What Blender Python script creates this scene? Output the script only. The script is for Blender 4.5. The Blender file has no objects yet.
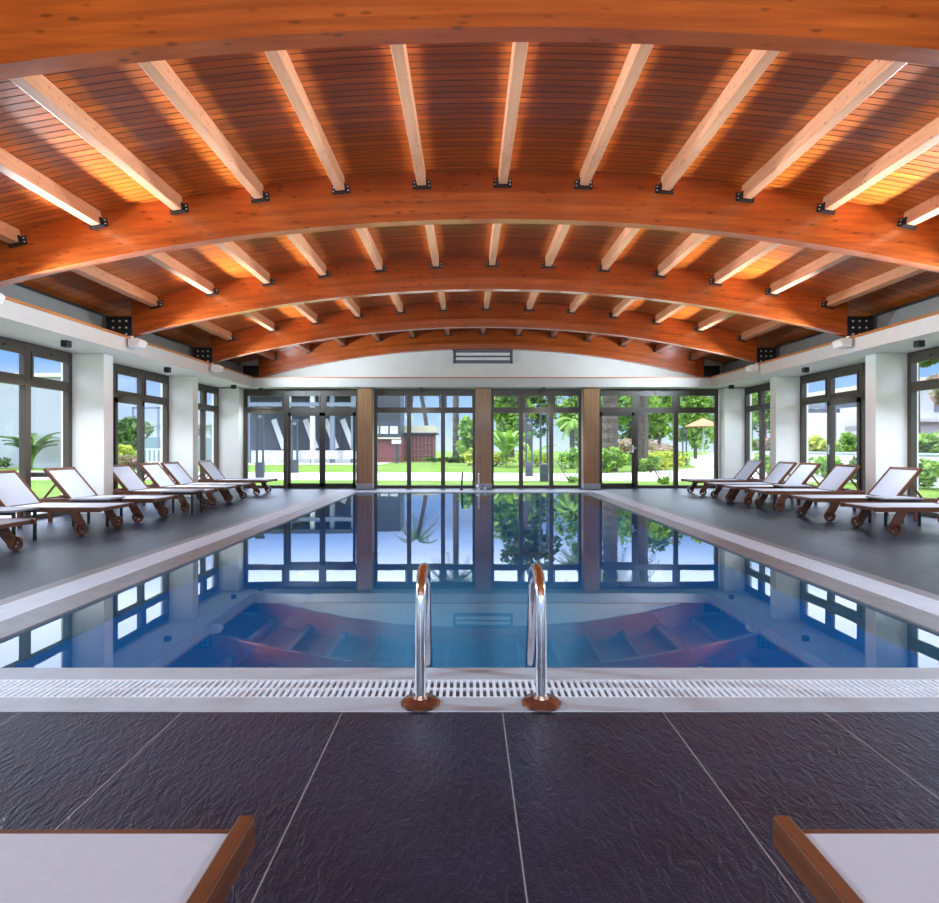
import bpy, math, random
from mathutils import Vector, Matrix
random.seed(7)
S = bpy.context.scene
COL = S.collection
PI = math.pi

# ------------------------------------------------------------------ mesh helper
class MB:
    def __init__(s):
        s.v = []; s.f = []
    def quad(s, *p):
        i = len(s.v); s.v += [tuple(q) for q in p]; s.f.append(tuple(range(i, i + len(p))))
    def box(s, x0, x1, y0, y1, z0, z1, M=None):
        i = len(s.v)
        P = [(x0,y0,z0),(x1,y0,z0),(x1,y1,z0),(x0,y1,z0),(x0,y0,z1),(x1,y0,z1),(x1,y1,z1),(x0,y1,z1)]
        if M: P = [tuple(M @ Vector(p)) for p in P]
        s.v += P
        s.f += [(i,i+3,i+2,i+1),(i+4,i+5,i+6,i+7),(i,i+1,i+5,i+4),(i+1,i+2,i+6,i+5),(i+2,i+3,i+7,i+6),(i+3,i,i+4,i+7)]
        return s
    def bar(s, a, b, w, h, up=(0,0,1)):
        a = Vector(a); b = Vector(b); d = (b-a); L = d.length; d.normalize()
        up = Vector(up)
        if abs(d.dot(up)) > .98: up = Vector((1,0,0))
        x = d.cross(up).normalized(); z = x.cross(d)
        M = Matrix((( x.x,d.x,z.x,a.x),(x.y,d.y,z.y,a.y),(x.z,d.z,z.z,a.z),(0,0,0,1)))
        return s.box(-w/2, w/2, 0, L, -h/2, h/2, M)
    def tube(s, pts, r, n=10, cap=True):
        pts = [Vector(p) for p in pts]
        rs = r if isinstance(r, (list, tuple)) else [r]*len(pts)
        base = len(s.v); prev = None
        for k, p in enumerate(pts):
            a = pts[max(k-1, 0)]; b = pts[min(k+1, len(pts)-1)]
            d = (b-a).normalized()
            if prev is None:
                ref = Vector((0,0,1)) if abs(d.z) < .9 else Vector((1,0,0))
                u = d.cross(ref).normalized()
            else:
                u = (prev - d*prev.dot(d)).normalized()
            prev = u; w = d.cross(u)
            for j in range(n):
                t = 2*PI*j/n
                s.v.append(tuple(p + (u*math.cos(t) + w*math.sin(t))*rs[k]))
        for k in range(len(pts)-1):
            for j in range(n):
                a = base+k*n+j; b = base+k*n+(j+1) % n
                s.f.append((a, b, b+n, a+n))
        if cap:
            s.f.append(tuple(base+j for j in range(n))[::-1])
            e = base+(len(pts)-1)*n
            s.f.append(tuple(e+j for j in range(n)))
        return s
    def lathe(s, prof, c=(0,0,0), n=20, axis='z'):
        base = len(s.v)
        for (r, h) in prof:
            for j in range(n):
                t = 2*PI*j/n
                p = (r*math.cos(t), r*math.sin(t), h) if axis == 'z' else (r*math.cos(t), h, r*math.sin(t))
                s.v.append((p[0]+c[0], p[1]+c[1], p[2]+c[2]))
        for k in range(len(prof)-1):
            for j in range(n):
                a = base+k*n+j; b = base+k*n+(j+1) % n
                s.f.append((a, b, b+n, a+n))
        s.f.append(tuple(base+j for j in range(n))[::-1])
        e = base+(len(prof)-1)*n
        s.f.append(tuple(e+j for j in range(n)))
        return s
    def prism(s, poly, a, b, axis='y'):
        n = len(poly); i = len(s.v)
        def mk(p, t):
            return (p[0], t, p[1]) if axis == 'y' else ((t, p[0], p[1]) if axis == 'x' else (p[0], p[1], t))
        s.v += [mk(p, a) for p in poly] + [mk(p, b) for p in poly]
        s.f.append(tuple(range(i, i+n))); s.f.append(tuple(range(i+n, i+2*n))[::-1])
        for k in range(n):
            l = (k+1) % n
            s.f.append((i+k, i+n+k, i+n+l, i+l))
        return s
    def build(s, name, mat, parent=None, smooth=False, bevel=0, recalc=True):
        me = bpy.data.meshes.new(name)
        me.from_pydata(s.v, [], s.f)
        if recalc:
            import bmesh
            bm = bmesh.new(); bm.from_mesh(me); bmesh.ops.recalc_face_normals(bm, faces=bm.faces); bm.to_mesh(me); bm.free()
        me.materials.append(mat)
        if smooth:
            me.polygons.foreach_set('use_smooth', [True]*len(me.polygons))
        o = bpy.data.objects.new(name, me); COL.objects.link(o)
        if parent: o.parent = parent
        if bevel:
            m = o.modifiers.new('bevel', 'BEVEL'); m.width = bevel; m.segments = 2; m.limit_method = 'ANGLE'
        if smooth:
            m = o.modifiers.new('edge', 'EDGE_SPLIT'); m.split_angle = math.radians(40)
        return o

def tag(o, label, cat, group=None):
    o['label'] = label; o['category'] = cat
    if group: o['group'] = group
    return o
def struct(o):
    o['kind'] = 'structure'; return o
def empty(name, loc=(0,0,0), rz=0):
    o = bpy.data.objects.new(name, None); COL.objects.link(o)
    o.location = loc; o.rotation_euler = (0,0,rz); o.empty_display_size = .1
    return o
def dup(o, parent=None):
    c = o.copy(); COL.objects.link(c)
    if parent: c.parent = parent
    for ch in list(o.children): dup(ch, c)
    return c

# ------------------------------------------------------------------ materials
def newmat(name):
    m = bpy.data.materials.new(name); m.use_nodes = True
    nt = m.node_tree; b = nt.nodes['Principled BSDF']
    return m, nt, b
def N(nt, t, **kw):
    n = nt.nodes.new(t)
    for k, v in kw.items():
        if k in n.inputs: n.inputs[k].default_value = v
        else: setattr(n, k, v)
    return n
def L(nt, a, b): nt.links.new(a, b)
def ramp(nt, fac, stops):
    r = nt.nodes.new('ShaderNodeValToRGB'); e = r.color_ramp.elements
    while len(e) < len(stops): e.new(.5)
    for k, (p, c) in enumerate(stops):
        e[k].position = p; e[k].color = (*c, 1) if len(c) == 3 else c
    L(nt, fac, r.inputs[0]); return r
def coords(nt, scale=(1,1,1), kind='Object', rot=(0,0,0)):
    tc = nt.nodes.new('ShaderNodeTexCoord'); mp = nt.nodes.new('ShaderNodeMapping')
    mp.inputs['Scale'].default_value = scale; mp.inputs['Rotation'].default_value = rot
    L(nt, tc.outputs[kind], mp.inputs['Vector']); return mp.outputs[0]
def mixc(nt, fac, a, b, mode='MIX'):
    m = nt.nodes.new('ShaderNodeMix'); m.data_type = 'RGBA'; m.blend_type = mode
    for inp, val in ((m.inputs[0], fac), (m.inputs[6], a), (m.inputs[7], b)):
        if hasattr(val, 'is_output'): L(nt, val, inp)
        elif isinstance(val, (int, float)): inp.default_value = val
        else: inp.default_value = (*val, 1)
    return m.outputs[2]
def math_(nt, op, a, b=0):
    m = nt.nodes.new('ShaderNodeMath'); m.operation = op
    for i, v in ((0, a), (1, b)):
        if hasattr(v, 'is_output'): L(nt, v, m.inputs[i])
        else: m.inputs[i].default_value = v
    return m.outputs[0]

def plain(name, c, rough=.5, metal=0, var=.08, nscale=6, bump=0, spec=.5):
    m, nt, b = newmat(name)
    n = N(nt, 'ShaderNodeTexNoise', Scale=nscale, Detail=4); L(nt, coords(nt), n.inputs['Vector'])
    lo = tuple(x*(1-var) for x in c); hi = tuple(min(1, x*(1+var)) for x in c)
    r = ramp(nt, n.outputs[0], [(.3, lo), (.7, hi)])
    L(nt, r.outputs[0], b.inputs['Base Color'])
    b.inputs['Roughness'].default_value = rough; b.inputs['Metallic'].default_value = metal
    b.inputs['Specular IOR Level'].default_value = spec
    if bump:
        bp = N(nt, 'ShaderNodeBump', Strength=bump, Distance=.01)
        n2 = N(nt, 'ShaderNodeTexNoise', Scale=nscale*12, Detail=3); L(nt, coords(nt), n2.inputs['Vector'])
        L(nt, n2.outputs[0], bp.inputs['Height']); L(nt, bp.outputs[0], b.inputs['Normal'])
    return m

def wood(name, dark, mid, light, grain=(.5,7,9), rough=.38, coat=.35, knots=True, lam=0):
    m, nt, b = newmat(name)
    n = N(nt, 'ShaderNodeTexNoise', Scale=2.2, Detail=6, Roughness=.6, Distortion=.4)
    L(nt, coords(nt, grain), n.inputs['Vector'])
    r = ramp(nt, n.outputs[0], [(.25, dark), (.5, mid), (.75, light)])
    col = r.outputs[0]
    n3 = N(nt, 'ShaderNodeTexNoise', Scale=.9, Detail=2); L(nt, coords(nt), n3.inputs['Vector'])
    r3 = ramp(nt, n3.outputs[0], [(.3, (.82,.80,.78)), (.7, (1.12,1.12,1.12))])
    col = mixc(nt, 1.0, col, r3.outputs[0], 'MULTIPLY')
    if lam:
        # glued laminations: thin darker joints following the height of the member
        tc = nt.nodes.new('ShaderNodeTexCoord'); sx = nt.nodes.new('ShaderNodeSeparateXYZ'); L(nt, tc.outputs['Object'], sx.inputs[0])
        x2 = math_(nt, 'MULTIPLY', sx.outputs[0], sx.outputs[0])
        h = math_(nt, 'ADD', sx.outputs[2], math_(nt, 'MULTIPLY', x2, 1/(2*23.3)))
        q = math_(nt, 'DIVIDE', h, lam); fl = math_(nt, 'FLOOR', q)
        wn = nt.nodes.new('ShaderNodeTexWhiteNoise'); wn.noise_dimensions = '1D'; L(nt, fl, wn.inputs['W'])
        rr = ramp(nt, wn.outputs[0], [(0, (.85,.83,.80)), (1, (1.1,1.1,1.08))])
        col = mixc(nt, 1.0, col, rr.outputs[0], 'MULTIPLY')
    if knots:
        k = N(nt, 'ShaderNodeTexVoronoi', Scale=1.0); L(nt, coords(nt, (4.2, 10, 13)), k.inputs['Vector'])
        kr = ramp(nt, k.outputs['Distance'], [(.10, (1,1,1)), (.22, (0,0,0))])
        col = mixc(nt, math_(nt, 'MULTIPLY', kr.outputs[0], .65), col, tuple(x*.3 for x in dark))
    L(nt, col, b.inputs['Base Color'])
    b.inputs['Roughness'].default_value = rough
    b.inputs['Coat Weight'].default_value = coat; b.inputs['Coat Roughness'].default_value = .16
    bp = N(nt, 'ShaderNodeBump', Strength=.15, Distance=.004)
    L(nt, n.outputs[0], bp.inputs['Height']); L(nt, bp.outputs[0], b.inputs['Normal'])
    return m

M = {}
M['beam'] = wood('glulam orange pine', (.34,.060,.006), (.46,.088,.009), (.56,.125,.016), (.35,5,9), rough=.32, coat=.9, lam=.045)
M['purlin'] = wood('pale pine purlin', (.46,.20,.10), (.56,.26,.14), (.64,.33,.19), (8,.5,9), knots=True, coat=.15)
M['trimwood'] = wood('timber trim', (.38,.13,.03), (.52,.19,.045), (.60,.24,.07), (6,.5,6), knots=False)
M['teak'] = wood('oiled teak', (.070,.020,.008), (.125,.040,.015), (.185,.066,.026), (1.2,14,14), knots=False, coat=.2)
M['teak_x'] = wood('oiled teak across', (.070,.020,.008), (.125,.040,.015), (.185,.066,.026), (14,1.2,14), knots=False, coat=.2)
M['panelwood'] = wood('brown wall cladding', (.26,.13,.055), (.34,.175,.075), (.40,.22,.10), (9,9,.6), knots=False, coat=.1)

def deck_mat():
    m, nt, b = newmat('roof boards')
    tc = nt.nodes.new('ShaderNodeTexCoord'); sx = nt.nodes.new('ShaderNodeSeparateXYZ'); L(nt, tc.outputs['Object'], sx.inputs[0])
    q = math_(nt, 'DIVIDE', sx.outputs[1], .088); fr = math_(nt, 'FRACT', q); fl = math_(nt, 'FLOOR', q)
    wn = nt.nodes.new('ShaderNodeTexWhiteNoise'); wn.noise_dimensions = '1D'; L(nt, fl, wn.inputs['W'])
    n = N(nt, 'ShaderNodeTexNoise', Scale=2.0, Detail=5, Roughness=.6); L(nt, coords(nt, (.6,9,3)), n.inputs['Vector'])
    r = ramp(nt, n.outputs[0], [(.25, (.46,.088,.008)), (.5, (.62,.140,.013)), (.78, (.74,.20,.024))])
    rr = ramp(nt, wn.outputs[0], [(0, (.74,.72,.70)), (1, (1.1,1.1,1.1))])
    col = mixc(nt, 1.0, r.outputs[0], rr.outputs[0], 'MULTIPLY')
    g = ramp(nt, fr, [(0, (0,0,0)), (.10, (1,1,1)), (.90, (1,1,1)), (1, (0,0,0))])
    col = mixc(nt, g.outputs[0], (.07,.012,.003), col)
    L(nt, col, b.inputs['Base Color'])
    b.inputs['Roughness'].default_value = .34
    b.inputs['Coat Weight'].default_value = .3; b.inputs['Coat Roughness'].default_value = .22
    bp = N(nt, 'ShaderNodeBump', Strength=.9, Distance=.012)
    L(nt, g.outputs[0], bp.inputs['Height']); L(nt, bp.outputs[0], b.inputs['Normal'])
    return m
M['deck'] = deck_mat()

def slate_mat():
    m, nt, b = newmat('dark slate tiles')
    tc = nt.nodes.new('ShaderNodeTexCoord'); sx = nt.nodes.new('ShaderNodeSeparateXYZ'); L(nt, tc.outputs['Object'], sx.inputs[0])
    q = math_(nt, 'DIVIDE', math_(nt, 'ADD', sx.outputs[0], 66.5-.143), .665); fr = math_(nt, 'FRACT', q); fl = math_(nt, 'FLOOR', q)
    line = ramp(nt, math_(nt, 'ABSOLUTE', math_(nt, 'SUBTRACT', fr, .5)), [(.4960, (0,0,0)), (.4975, (1,1,1))])
    wn = nt.nodes.new('ShaderNodeTexWhiteNoise'); wn.noise_dimensions = '1D'; L(nt, fl, wn.inputs['W'])
    n = N(nt, 'ShaderNodeTexNoise', Scale=3, Detail=6); L(nt, coords(nt), n.inputs['Vector'])
    r = ramp(nt, n.outputs[0], [(.3, (.008,.014,.034)), (.7, (.015,.026,.060))])
    rr = ramp(nt, wn.outputs[0], [(0, (.85,.85,.88)), (1, (1.12,1.12,1.1))])
    col = mixc(nt, 1.0, r.outputs[0], rr.outputs[0], 'MULTIPLY')
    col = mixc(nt, line.outputs[0], col, (.42,.40,.42))
    L(nt, col, b.inputs['Base Color'])
    b.inputs['Roughness'].default_value = .28
    b.inputs['Specular IOR Level'].default_value = .5
    w1 = N(nt, 'ShaderNodeTexNoise', Scale=11, Detail=4, Roughness=.55, Distortion=1.1); L(nt, coords(nt, (3.2,1.2,1), rot=(0,0,.5)), w1.inputs['Vector'])
    w2 = N(nt, 'ShaderNodeTexNoise', Scale=120, Detail=3); L(nt, coords(nt), w2.inputs['Vector'])
    h = math_(nt, 'ADD', w1.outputs[0], math_(nt, 'MULTIPLY', w2.outputs[0], .22))
    bp = N(nt, 'ShaderNodeBump', Strength=.65, Distance=.012); L(nt, h, bp.inputs['Height']); L(nt, bp.outputs[0], b.inputs['Normal'])
    return m
M['slate'] = slate_mat()
M['coping'] = plain('stone coping', (.39,.44,.50), .45, var=.06, nscale=9, bump=.1)
M['coping_side'] = plain('brown stone coping', (.24,.25,.27), .4, var=.12, nscale=7, bump=.1)
M['grate'] = plain('white plastic grating', (.74,.80,.88), .4, var=.03)
M['channel'] = plain('dark gutter channel', (.012,.014,.035), .5)
M['white'] = plain('white painted plaster', (.80,.79,.75), .65, var=.03, nscale=3, bump=.05)
M['fascia'] = plain('pale grey fascia paint', (.62,.61,.59), .6, var=.03)
M['greypanel'] = plain('grey panel', (.20,.205,.20), .6, var=.05)
M['black'] = plain('black metal', (.012,.012,.014), .4)
M['bolt'] = plain('zinc bolt', (.8,.8,.82), .35, metal=.3)
M['frame'] = plain('bronze grey window frame', (.058,.043,.030), .38, var=.06)
M['darkframe'] = plain('dark bronze door leaf', (.035,.029,.024), .38, var=.06)
M['steel'] = plain('polished stainless steel', (.72,.72,.75), .14, metal=1, var=.03)
M['fabric'] = plain('off white mesh fabric', (.46,.49,.57), .8, var=.03, nscale=40, bump=.15)
M['tablegrey'] = plain('grey table top', (.30,.30,.34), .4)
M['whiteplastic'] = plain('white lamp housing', (.85,.84,.82), .4, var=.02)
M['rubber'] = plain('dark wheel rubber', (.05,.032,.024), .6)

def schlick(nt, f0, p):
    lw = N(nt, 'ShaderNodeLayerWeight', Blend=.5)
    return math_(nt, 'ADD', math_(nt, 'MULTIPLY', math_(nt, 'POWER', lw.outputs['Facing'], p), 1-f0), f0)
def glass_mat():
    m, nt, b = newmat('window glass'); nt.nodes.remove(b)
    out = nt.nodes['Material Output']
    tr = N(nt, 'ShaderNodeBsdfTransparent'); tr.inputs[0].default_value = (.95,.97,.98,1)
    gl = N(nt, 'ShaderNodeBsdfGlossy', Roughness=.02)
    fr = schlick(nt, .03, 5)
    mx = nt.nodes.new('ShaderNodeMixShader'); L(nt, fr, mx.inputs[0]); L(nt, tr.outputs[0], mx.inputs[1]); L(nt, gl.outputs[0], mx.inputs[2])
    L(nt, mx.outputs[0], out.inputs[0]); return m
M['glass'] = glass_mat()
def water_mat():
    m, nt, b = newmat('clear pool water'); nt.nodes.remove(b)
    out = nt.nodes['Material Output']
    tr = N(nt, 'ShaderNodeBsdfTransparent'); tr.inputs[0].default_value = (.45,.85,1.0,1)
    gl = N(nt, 'ShaderNodeBsdfGlossy', Roughness=.004)
    fr = schlick(nt, .02, 4.4)
    w = N(nt, 'ShaderNodeTexNoise', Scale=1.6, Detail=2); L(nt, coords(nt, (1,.7,1)), w.inputs['Vector'])
    bp = N(nt, 'ShaderNodeBump', Strength=.03, Distance=.02); L(nt, w.outputs[0], bp.inputs['Height'])
    L(nt, bp.outputs[0], gl.inputs['Normal'])
    mx = nt.nodes.new('ShaderNodeMixShader'); L(nt, fr, mx.inputs[0]); L(nt, tr.outputs[0], mx.inputs[1]); L(nt, gl.outputs[0], mx.inputs[2])
    L(nt, mx.outputs[0], out.inputs[0]); return m
M['water'] = water_mat()
def pooltile_mat():
    m, nt, b = newmat('blue pool mosaic')
    br = N(nt, 'ShaderNodeTexBrick', Scale=1.0); br.offset = 0
    br.inputs['Color1'].default_value = (.006,.27,.60,1); br.inputs['Color2'].default_value = (.008,.31,.66,1); br.inputs['Mortar'].default_value = (.02,.37,.70,1)
    br.inputs['Mortar Size'].default_value = .004; br.inputs['Brick Width'].default_value = .25; br.inputs['Row Height'].default_value = .25
    L(nt, coords(nt), br.inputs['Vector'])
    L(nt, br.outputs[0], b.inputs['Base Color']); b.inputs['Roughness'].default_value = .3
    return m
M['pooltile'] = pooltile_mat()

def leaf_mat(name, c1, c2, trans=.3):
    m, nt, b = newmat(name); out = nt.nodes['Material Output']
    n = N(nt, 'ShaderNodeTexNoise', Scale=2.2, Detail=3); L(nt, coords(nt), n.inputs['Vector'])
    r = ramp(nt, n.outputs[0], [(.35, c1), (.65, c2)])
    L(nt, r.outputs[0], b.inputs['Base Color']); b.inputs['Roughness'].default_value = .5
    t = N(nt, 'ShaderNodeBsdfTranslucent'); L(nt, r.outputs[0], t.inputs[0])
    mx = nt.nodes.new('ShaderNodeMixShader'); mx.inputs[0].default_value = trans
    L(nt, b.outputs[0], mx.inputs[1]); L(nt, t.outputs[0], mx.inputs[2]); L(nt, mx.outputs[0], out.inputs[0])
    return m
M['leaf'] = leaf_mat('mid green leaves', (.10,.23,.03), (.31,.50,.07))
M['leafdark'] = leaf_mat('dark green leaves', (.035,.085,.022), (.12,.22,.045))
M['leaflight'] = leaf_mat('yellow green leaves', (.28,.38,.04), (.58,.60,.08))
M['leafpink'] = leaf_mat('pink and green blossoms', (.16,.22,.06), (.55,.32,.30))
M['grassplume'] = leaf_mat('pinkish grass plumes', (.35,.30,.16), (.55,.42,.34))
M['bark'] = plain('palm bark', (.085,.068,.056), .9, var=.4, nscale=9, bump=.6)
M['lawn'] = None
def lawn_mat():
    m, nt, b = newmat('mown lawn')
    n = N(nt, 'ShaderNodeTexNoise', Scale=.6, Detail=8, Roughness=.7); L(nt, coords(nt), n.inputs['Vector'])
    r = ramp(nt, n.outputs[0], [(.3, (.07,.14,.018)), (.7, (.17,.265,.04))])
    L(nt, r.outputs[0], b.inputs['Base Color']); b.inputs['Roughness'].default_value = .9
    b.inputs['Specular IOR Level'].default_value = .1
    return m
M['lawn'] = lawn_mat()
M['path'] = plain('pale concrete path', (.46,.44,.41), .8, var=.06, nscale=2)
M['extwhite'] = plain('white render', (.58,.59,.61), .8, var=.03)
M['extgrey'] = plain('blue grey render', (.17,.20,.26), .8, var=.06)
M['extred'] = plain('dark red lattice', (.20,.055,.055), .7, var=.2)
M['extcream'] = plain('cream roof slab', (.62,.55,.42), .8)
M['extdark'] = plain('dark slate cladding', (.035,.045,.06), .5)
M['soil'] = plain('dark reddish soil', (.10,.05,.035), .9, var=.3)
M['red'] = plain('red paint', (.65,.03,.02), .4)
M['terracotta'] = plain('terracotta roof', (.5,.2,.1), .8)

# ------------------------------------------------------------------ dimensions
X0 = .36; R = 23.3
BY = [3.757, 6.92, 9.99, 13.12, 16.06]      # front faces of the five arches
BT = .14; HB = 3.73; DEP = .55
def sag(x): return R - math.sqrt(R*R - x*x)
XL, XR = X0-6.95, X0+6.95                   # window planes
CL, CR = X0-6.38, X0+6.38                   # column faces
FH = 5.93                                   # half width between the cornices
YB = -4.2; YE = 16.1
SOF = 2.65; COR = 2.875
PX0, PX1, PY0, PY1 = -2.69, 2.81, 3.0, 14.6  # water edge
KX0, KX1, KY0, KY1 = -3.36, 3.48, 2.49, 15.2 # outer edge of the coping

# ------------------------------------------------------------------ floor, pool
f = MB()
f.box(XL-.1, XR+.1, YB, KY0, -.25, 0)
f.box(XL-.1, KX0, KY0, KY1, -.25, 0); f.box(KX1, XR+.1, KY0, KY1, -.25, 0)
f.box(XL-.1, XR+.1, KY1, YE+.1, -.25, 0)
struct(f.build('floor', M['slate']))
GI = .25; GO = .125                          # inner stone, outer stone widths on the sides
# front coping strips
m = MB()
m.box(KX0, KX1, KY0, 2.63, -.2, .004); m.box(KX0+GO, KX1-GO, 2.83, PY0, -.2, -.002)
m.box(KX0, KX1, PY1+.42, KY1, -.2, .004); m.box(KX0+GO, KX1-GO, PY1, PY1+.2, -.2, -.002)
struct(m.build('trim_1', M['coping'], bevel=.004))
m = MB()
m.box(KX0, KX0+GO, 2.63, PY1+.42, -.2, .004); m.box(KX1-GO, KX1, 2.63, PY1+.42, -.2, .004)
m.box(PX0-GI, PX0, PY0, PY1, -.2, -.002); m.box(PX1, PX1+GI, PY0, PY1, -.2, -.002)
struct(m.build('trim_2', M['coping_side'], bevel=.004))
m = MB()
m.box(KX0+GO, KX1-GO, 2.63, 2.83, -.26, -.20); m.box(KX0+GO, KX1-GO, PY1+.2, PY1+.42, -.26, -.20)
m.box(KX0+GO, PX0-GI, 2.83, PY1+.2, -.26, -.20); m.box(PX1+GI, KX1-GO, 2.83, PY1+.2, -.26, -.20)
struct(m.build('trim_3', M['channel']))
def grate(x0, x1, y0, y1, along, label):
    g = MB(); P = .030; W = .0140; z0, z1 = -.010, .004
    if along == 'x':
        n = int((x1-x0)/P)
        for k in range(n):
            x = x0 + (k+.5)*(x1-x0)/n
            g.box(x-W/2, x+W/2, y0+.006, y1-.006, z0, z1)
        for y in (y0+.004, (y0+y1)/2, y1-.004): g.box(x0, x1, y-.004, y+.004, z0, z1-.001)
    else:
        n = int((y1-y0)/P)
        for k in range(n):
            y = y0 + (k+.5)*(y1-y0)/n
            g.box(x0+.006, x1-.006, y-W/2, y+W/2, z0, z1)
        for x in (x0+.004, (x0+x1)/2, x1-.004): g.box(x-.004, x+.004, y0, y1, z0, z1-.001)
    tag(g.build('overflow_grate', M['grate']), label, 'grate')
grate(KX0+GO, KX1-GO, 2.63, 2.83, 'x', 'white slotted overflow grate in front of the ladder along the near pool edge')
grate(KX0+GO, PX0-GI, 2.84, PY1+.19, 'y', 'white slotted overflow grate along the left long side of the pool')
grate(PX1+GI, KX1-GO, 2.84, PY1+.19, 'y', 'white slotted overflow grate along the right long side of the pool')
grate(KX0+GO, KX1-GO, PY1+.2, PY1+.42, 'x', 'white slotted overflow grate at the far pool end below the windows')
# basin
m = MB(); D = 1.45
m.box(PX0-.1, PX1+.1, PY0-.1, PY1+.1, -D-.15, -D)
m.box(PX0-.12, PX0, PY0-.1, PY1+.1, -D, -.2); m.box(PX1, PX1+.12, PY0-.1, PY1+.1, -D, -.2)
m.box(PX0, PX1, PY0-.12, PY0, -D, -.2); m.box(PX0, PX1, PY1, PY1+.12, -D, -.2)
o = m.build('pool_basin', M['pooltile']); struct(o)
m = MB(); m.quad((PX0,PY0,-.018),(PX1,PY0,-.018),(PX1,PY1,-.018),(PX0,PY1,-.018))
o = m.build('pool_water', M['water']); struct(o)

# ------------------------------------------------------------------ walls, cornice, roof
COLY = [-2.4, .6, 3.75, 6.86, 9.92, 13.13]
for side, xw, xc, xi, s in (('left', XL, CL, X0-FH, -1), ('right', XR, CR, X0+FH, 1)):
    w = MB()
    def bx(a, b, y0, y1, z0, z1): w.box(min(a, b), max(a, b), y0, y1, z0, z1)
    bx(xw-.04*s, xw+.14*s, YB, YE+.25, SOF, COR)        # lintel over windows
    bx(xi+.03*s, xw+.14*s, YB, YE+.25, SOF+.02, COR-.002)
    struct(w.build('wall_'+side, M['white']))
    w = MB(); bx(X0+s*6.52, xw+.14*s, YB, YE+.25, COR-.002, 3.62); struct(w.build('wall_'+side+'_upper', M['black']))  # black here stands for the shadow gap above the grey panel
    w = MB(); bx(xi, xi+.03*s, YB, 15.5, SOF-.0, COR)
    struct(w.build('baseboard_'+side if False else 'trim_'+('4' if s < 0 else '5'), M['fascia']))
    w = MB(); bx(xi-.012*s, xi+.22*s, YB, 15.5, COR, COR+.04)
    struct(w.build('trim_'+('6' if s < 0 else '7'), M['trimwood']))
    w = MB(); bx(X0+s*6.45, X0+s*6.48, YB, YE, COR+.01, 3.28)
    struct(w.build('trim_'+('8' if s < 0 else '9'), M['greypanel']))
    w = MB(); bx(xi+.03*s, xw+.02*s, YB, 15.5, SOF, SOF+.02)
    struct(w.build('soffit_'+side, M['white']))
    for k, y in enumerate(COLY):
        w = MB(); bx(xc, xw+.14*s, y, y+.26, 0, SOF)
        c = w.build('column', M['white'], bevel=.006)
        if k >= 3:
            nm = {3: 'nearest', 4: 'middle', 5: 'farthest'}[k]
            tag(c, f'white plastered wall column on the {side} window wall, {nm} of its three', 'column', f'white columns of the {side} wall')
        else: struct(c); c.name = 'pillar'
    w = MB(); bx(xc, xw+.14*s, YE-.35, YE+.25, 0, SOF)
    struct(w.build('wall_'+side+'_corner', M['white']))
# far wall
w = MB()
w.box(XL-.25, XR+.25, YE-.05, YE+.25, SOF, COR)
w.box(XL-.25, XR+.25, YE+.12, YE+.30, COR, 4.6)
struct(w.build('wall_end', M['white']))
w = MB(); w.box(X0-FH, X0+FH, 15.5, 15.53, SOF, COR); struct(w.build('trim_10', M['fascia']))
w = MB(); w.box(X0-FH-.03, X0+FH+.03, 15.53, YE, SOF, SOF+.02); w.box(X0-FH-.03, X0+FH+.03, 15.53, YE-.05, COR-.02, COR); struct(w.build('soffit_end', M['white']))
w = MB(); w.box(X0-FH, X0+FH, 15.488, 15.7, COR, COR+.03); struct(w.build('trim_11', M['trimwood']))
# wall behind the camera: three openings
w = MB()
w.box(XL-.25, XR+.25, YB-.2, YB, SOF, 4.6)
for x in (XL-.25, -2.2, 2.4, XR): w.box(x, x+.35, YB-.2, YB, 0, SOF)
struct(w.build('wall_back', M['white']))
w = MB(); w.box(XL, XR, YB, YB+.30, SOF, SOF+.18); struct(w.build('trim_12', M['fascia']))
# brown clad piers of the far wall with pale plinths
for (x0, x1, nm) in ((-2.90, -2.525, 'left'), (.21, .60, 'middle'), (3.045, 3.45, 'right')):
    e = empty('wall_pier', ((x0+x1)/2, 15.9, 0)); hw = (x1-x0)/2
    tag(e, f'brown wood clad pier between the far windows, {nm} one of three, on a pale plinth', 'pier', 'brown piers of the far wall')
    a = MB(); a.box(-hw, hw, -.15, .30, .13, SOF); a.build('cladding', M['panelwood'], e, bevel=.004)
    a = MB(); a.box(-hw-.02, hw+.02, -.20, .30, 0, .135); a.build('plinth', M['coping'], e, bevel=.006)
    a = MB(); a.box(hw, hw+.012, .0, .30, .13, SOF-.01); a.box(-hw-.012, -hw, .0, .30, .13, SOF-.01); a.build('side_reveal', M['extcream'], e)
# roof deck
d = MB(); n = 48
pl = [(X0 + (-6.55 + 13.1*k/n), HB+DEP - sag(-6.55 + 13.1*k/n)) for k in range(n+1)]
d.prism(pl + [(x, z+.12) for (x, z) in reversed(pl)], YB-.2, YE+.3)
o = d.build('ceiling', M['deck'], recalc=True); struct(o)

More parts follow.
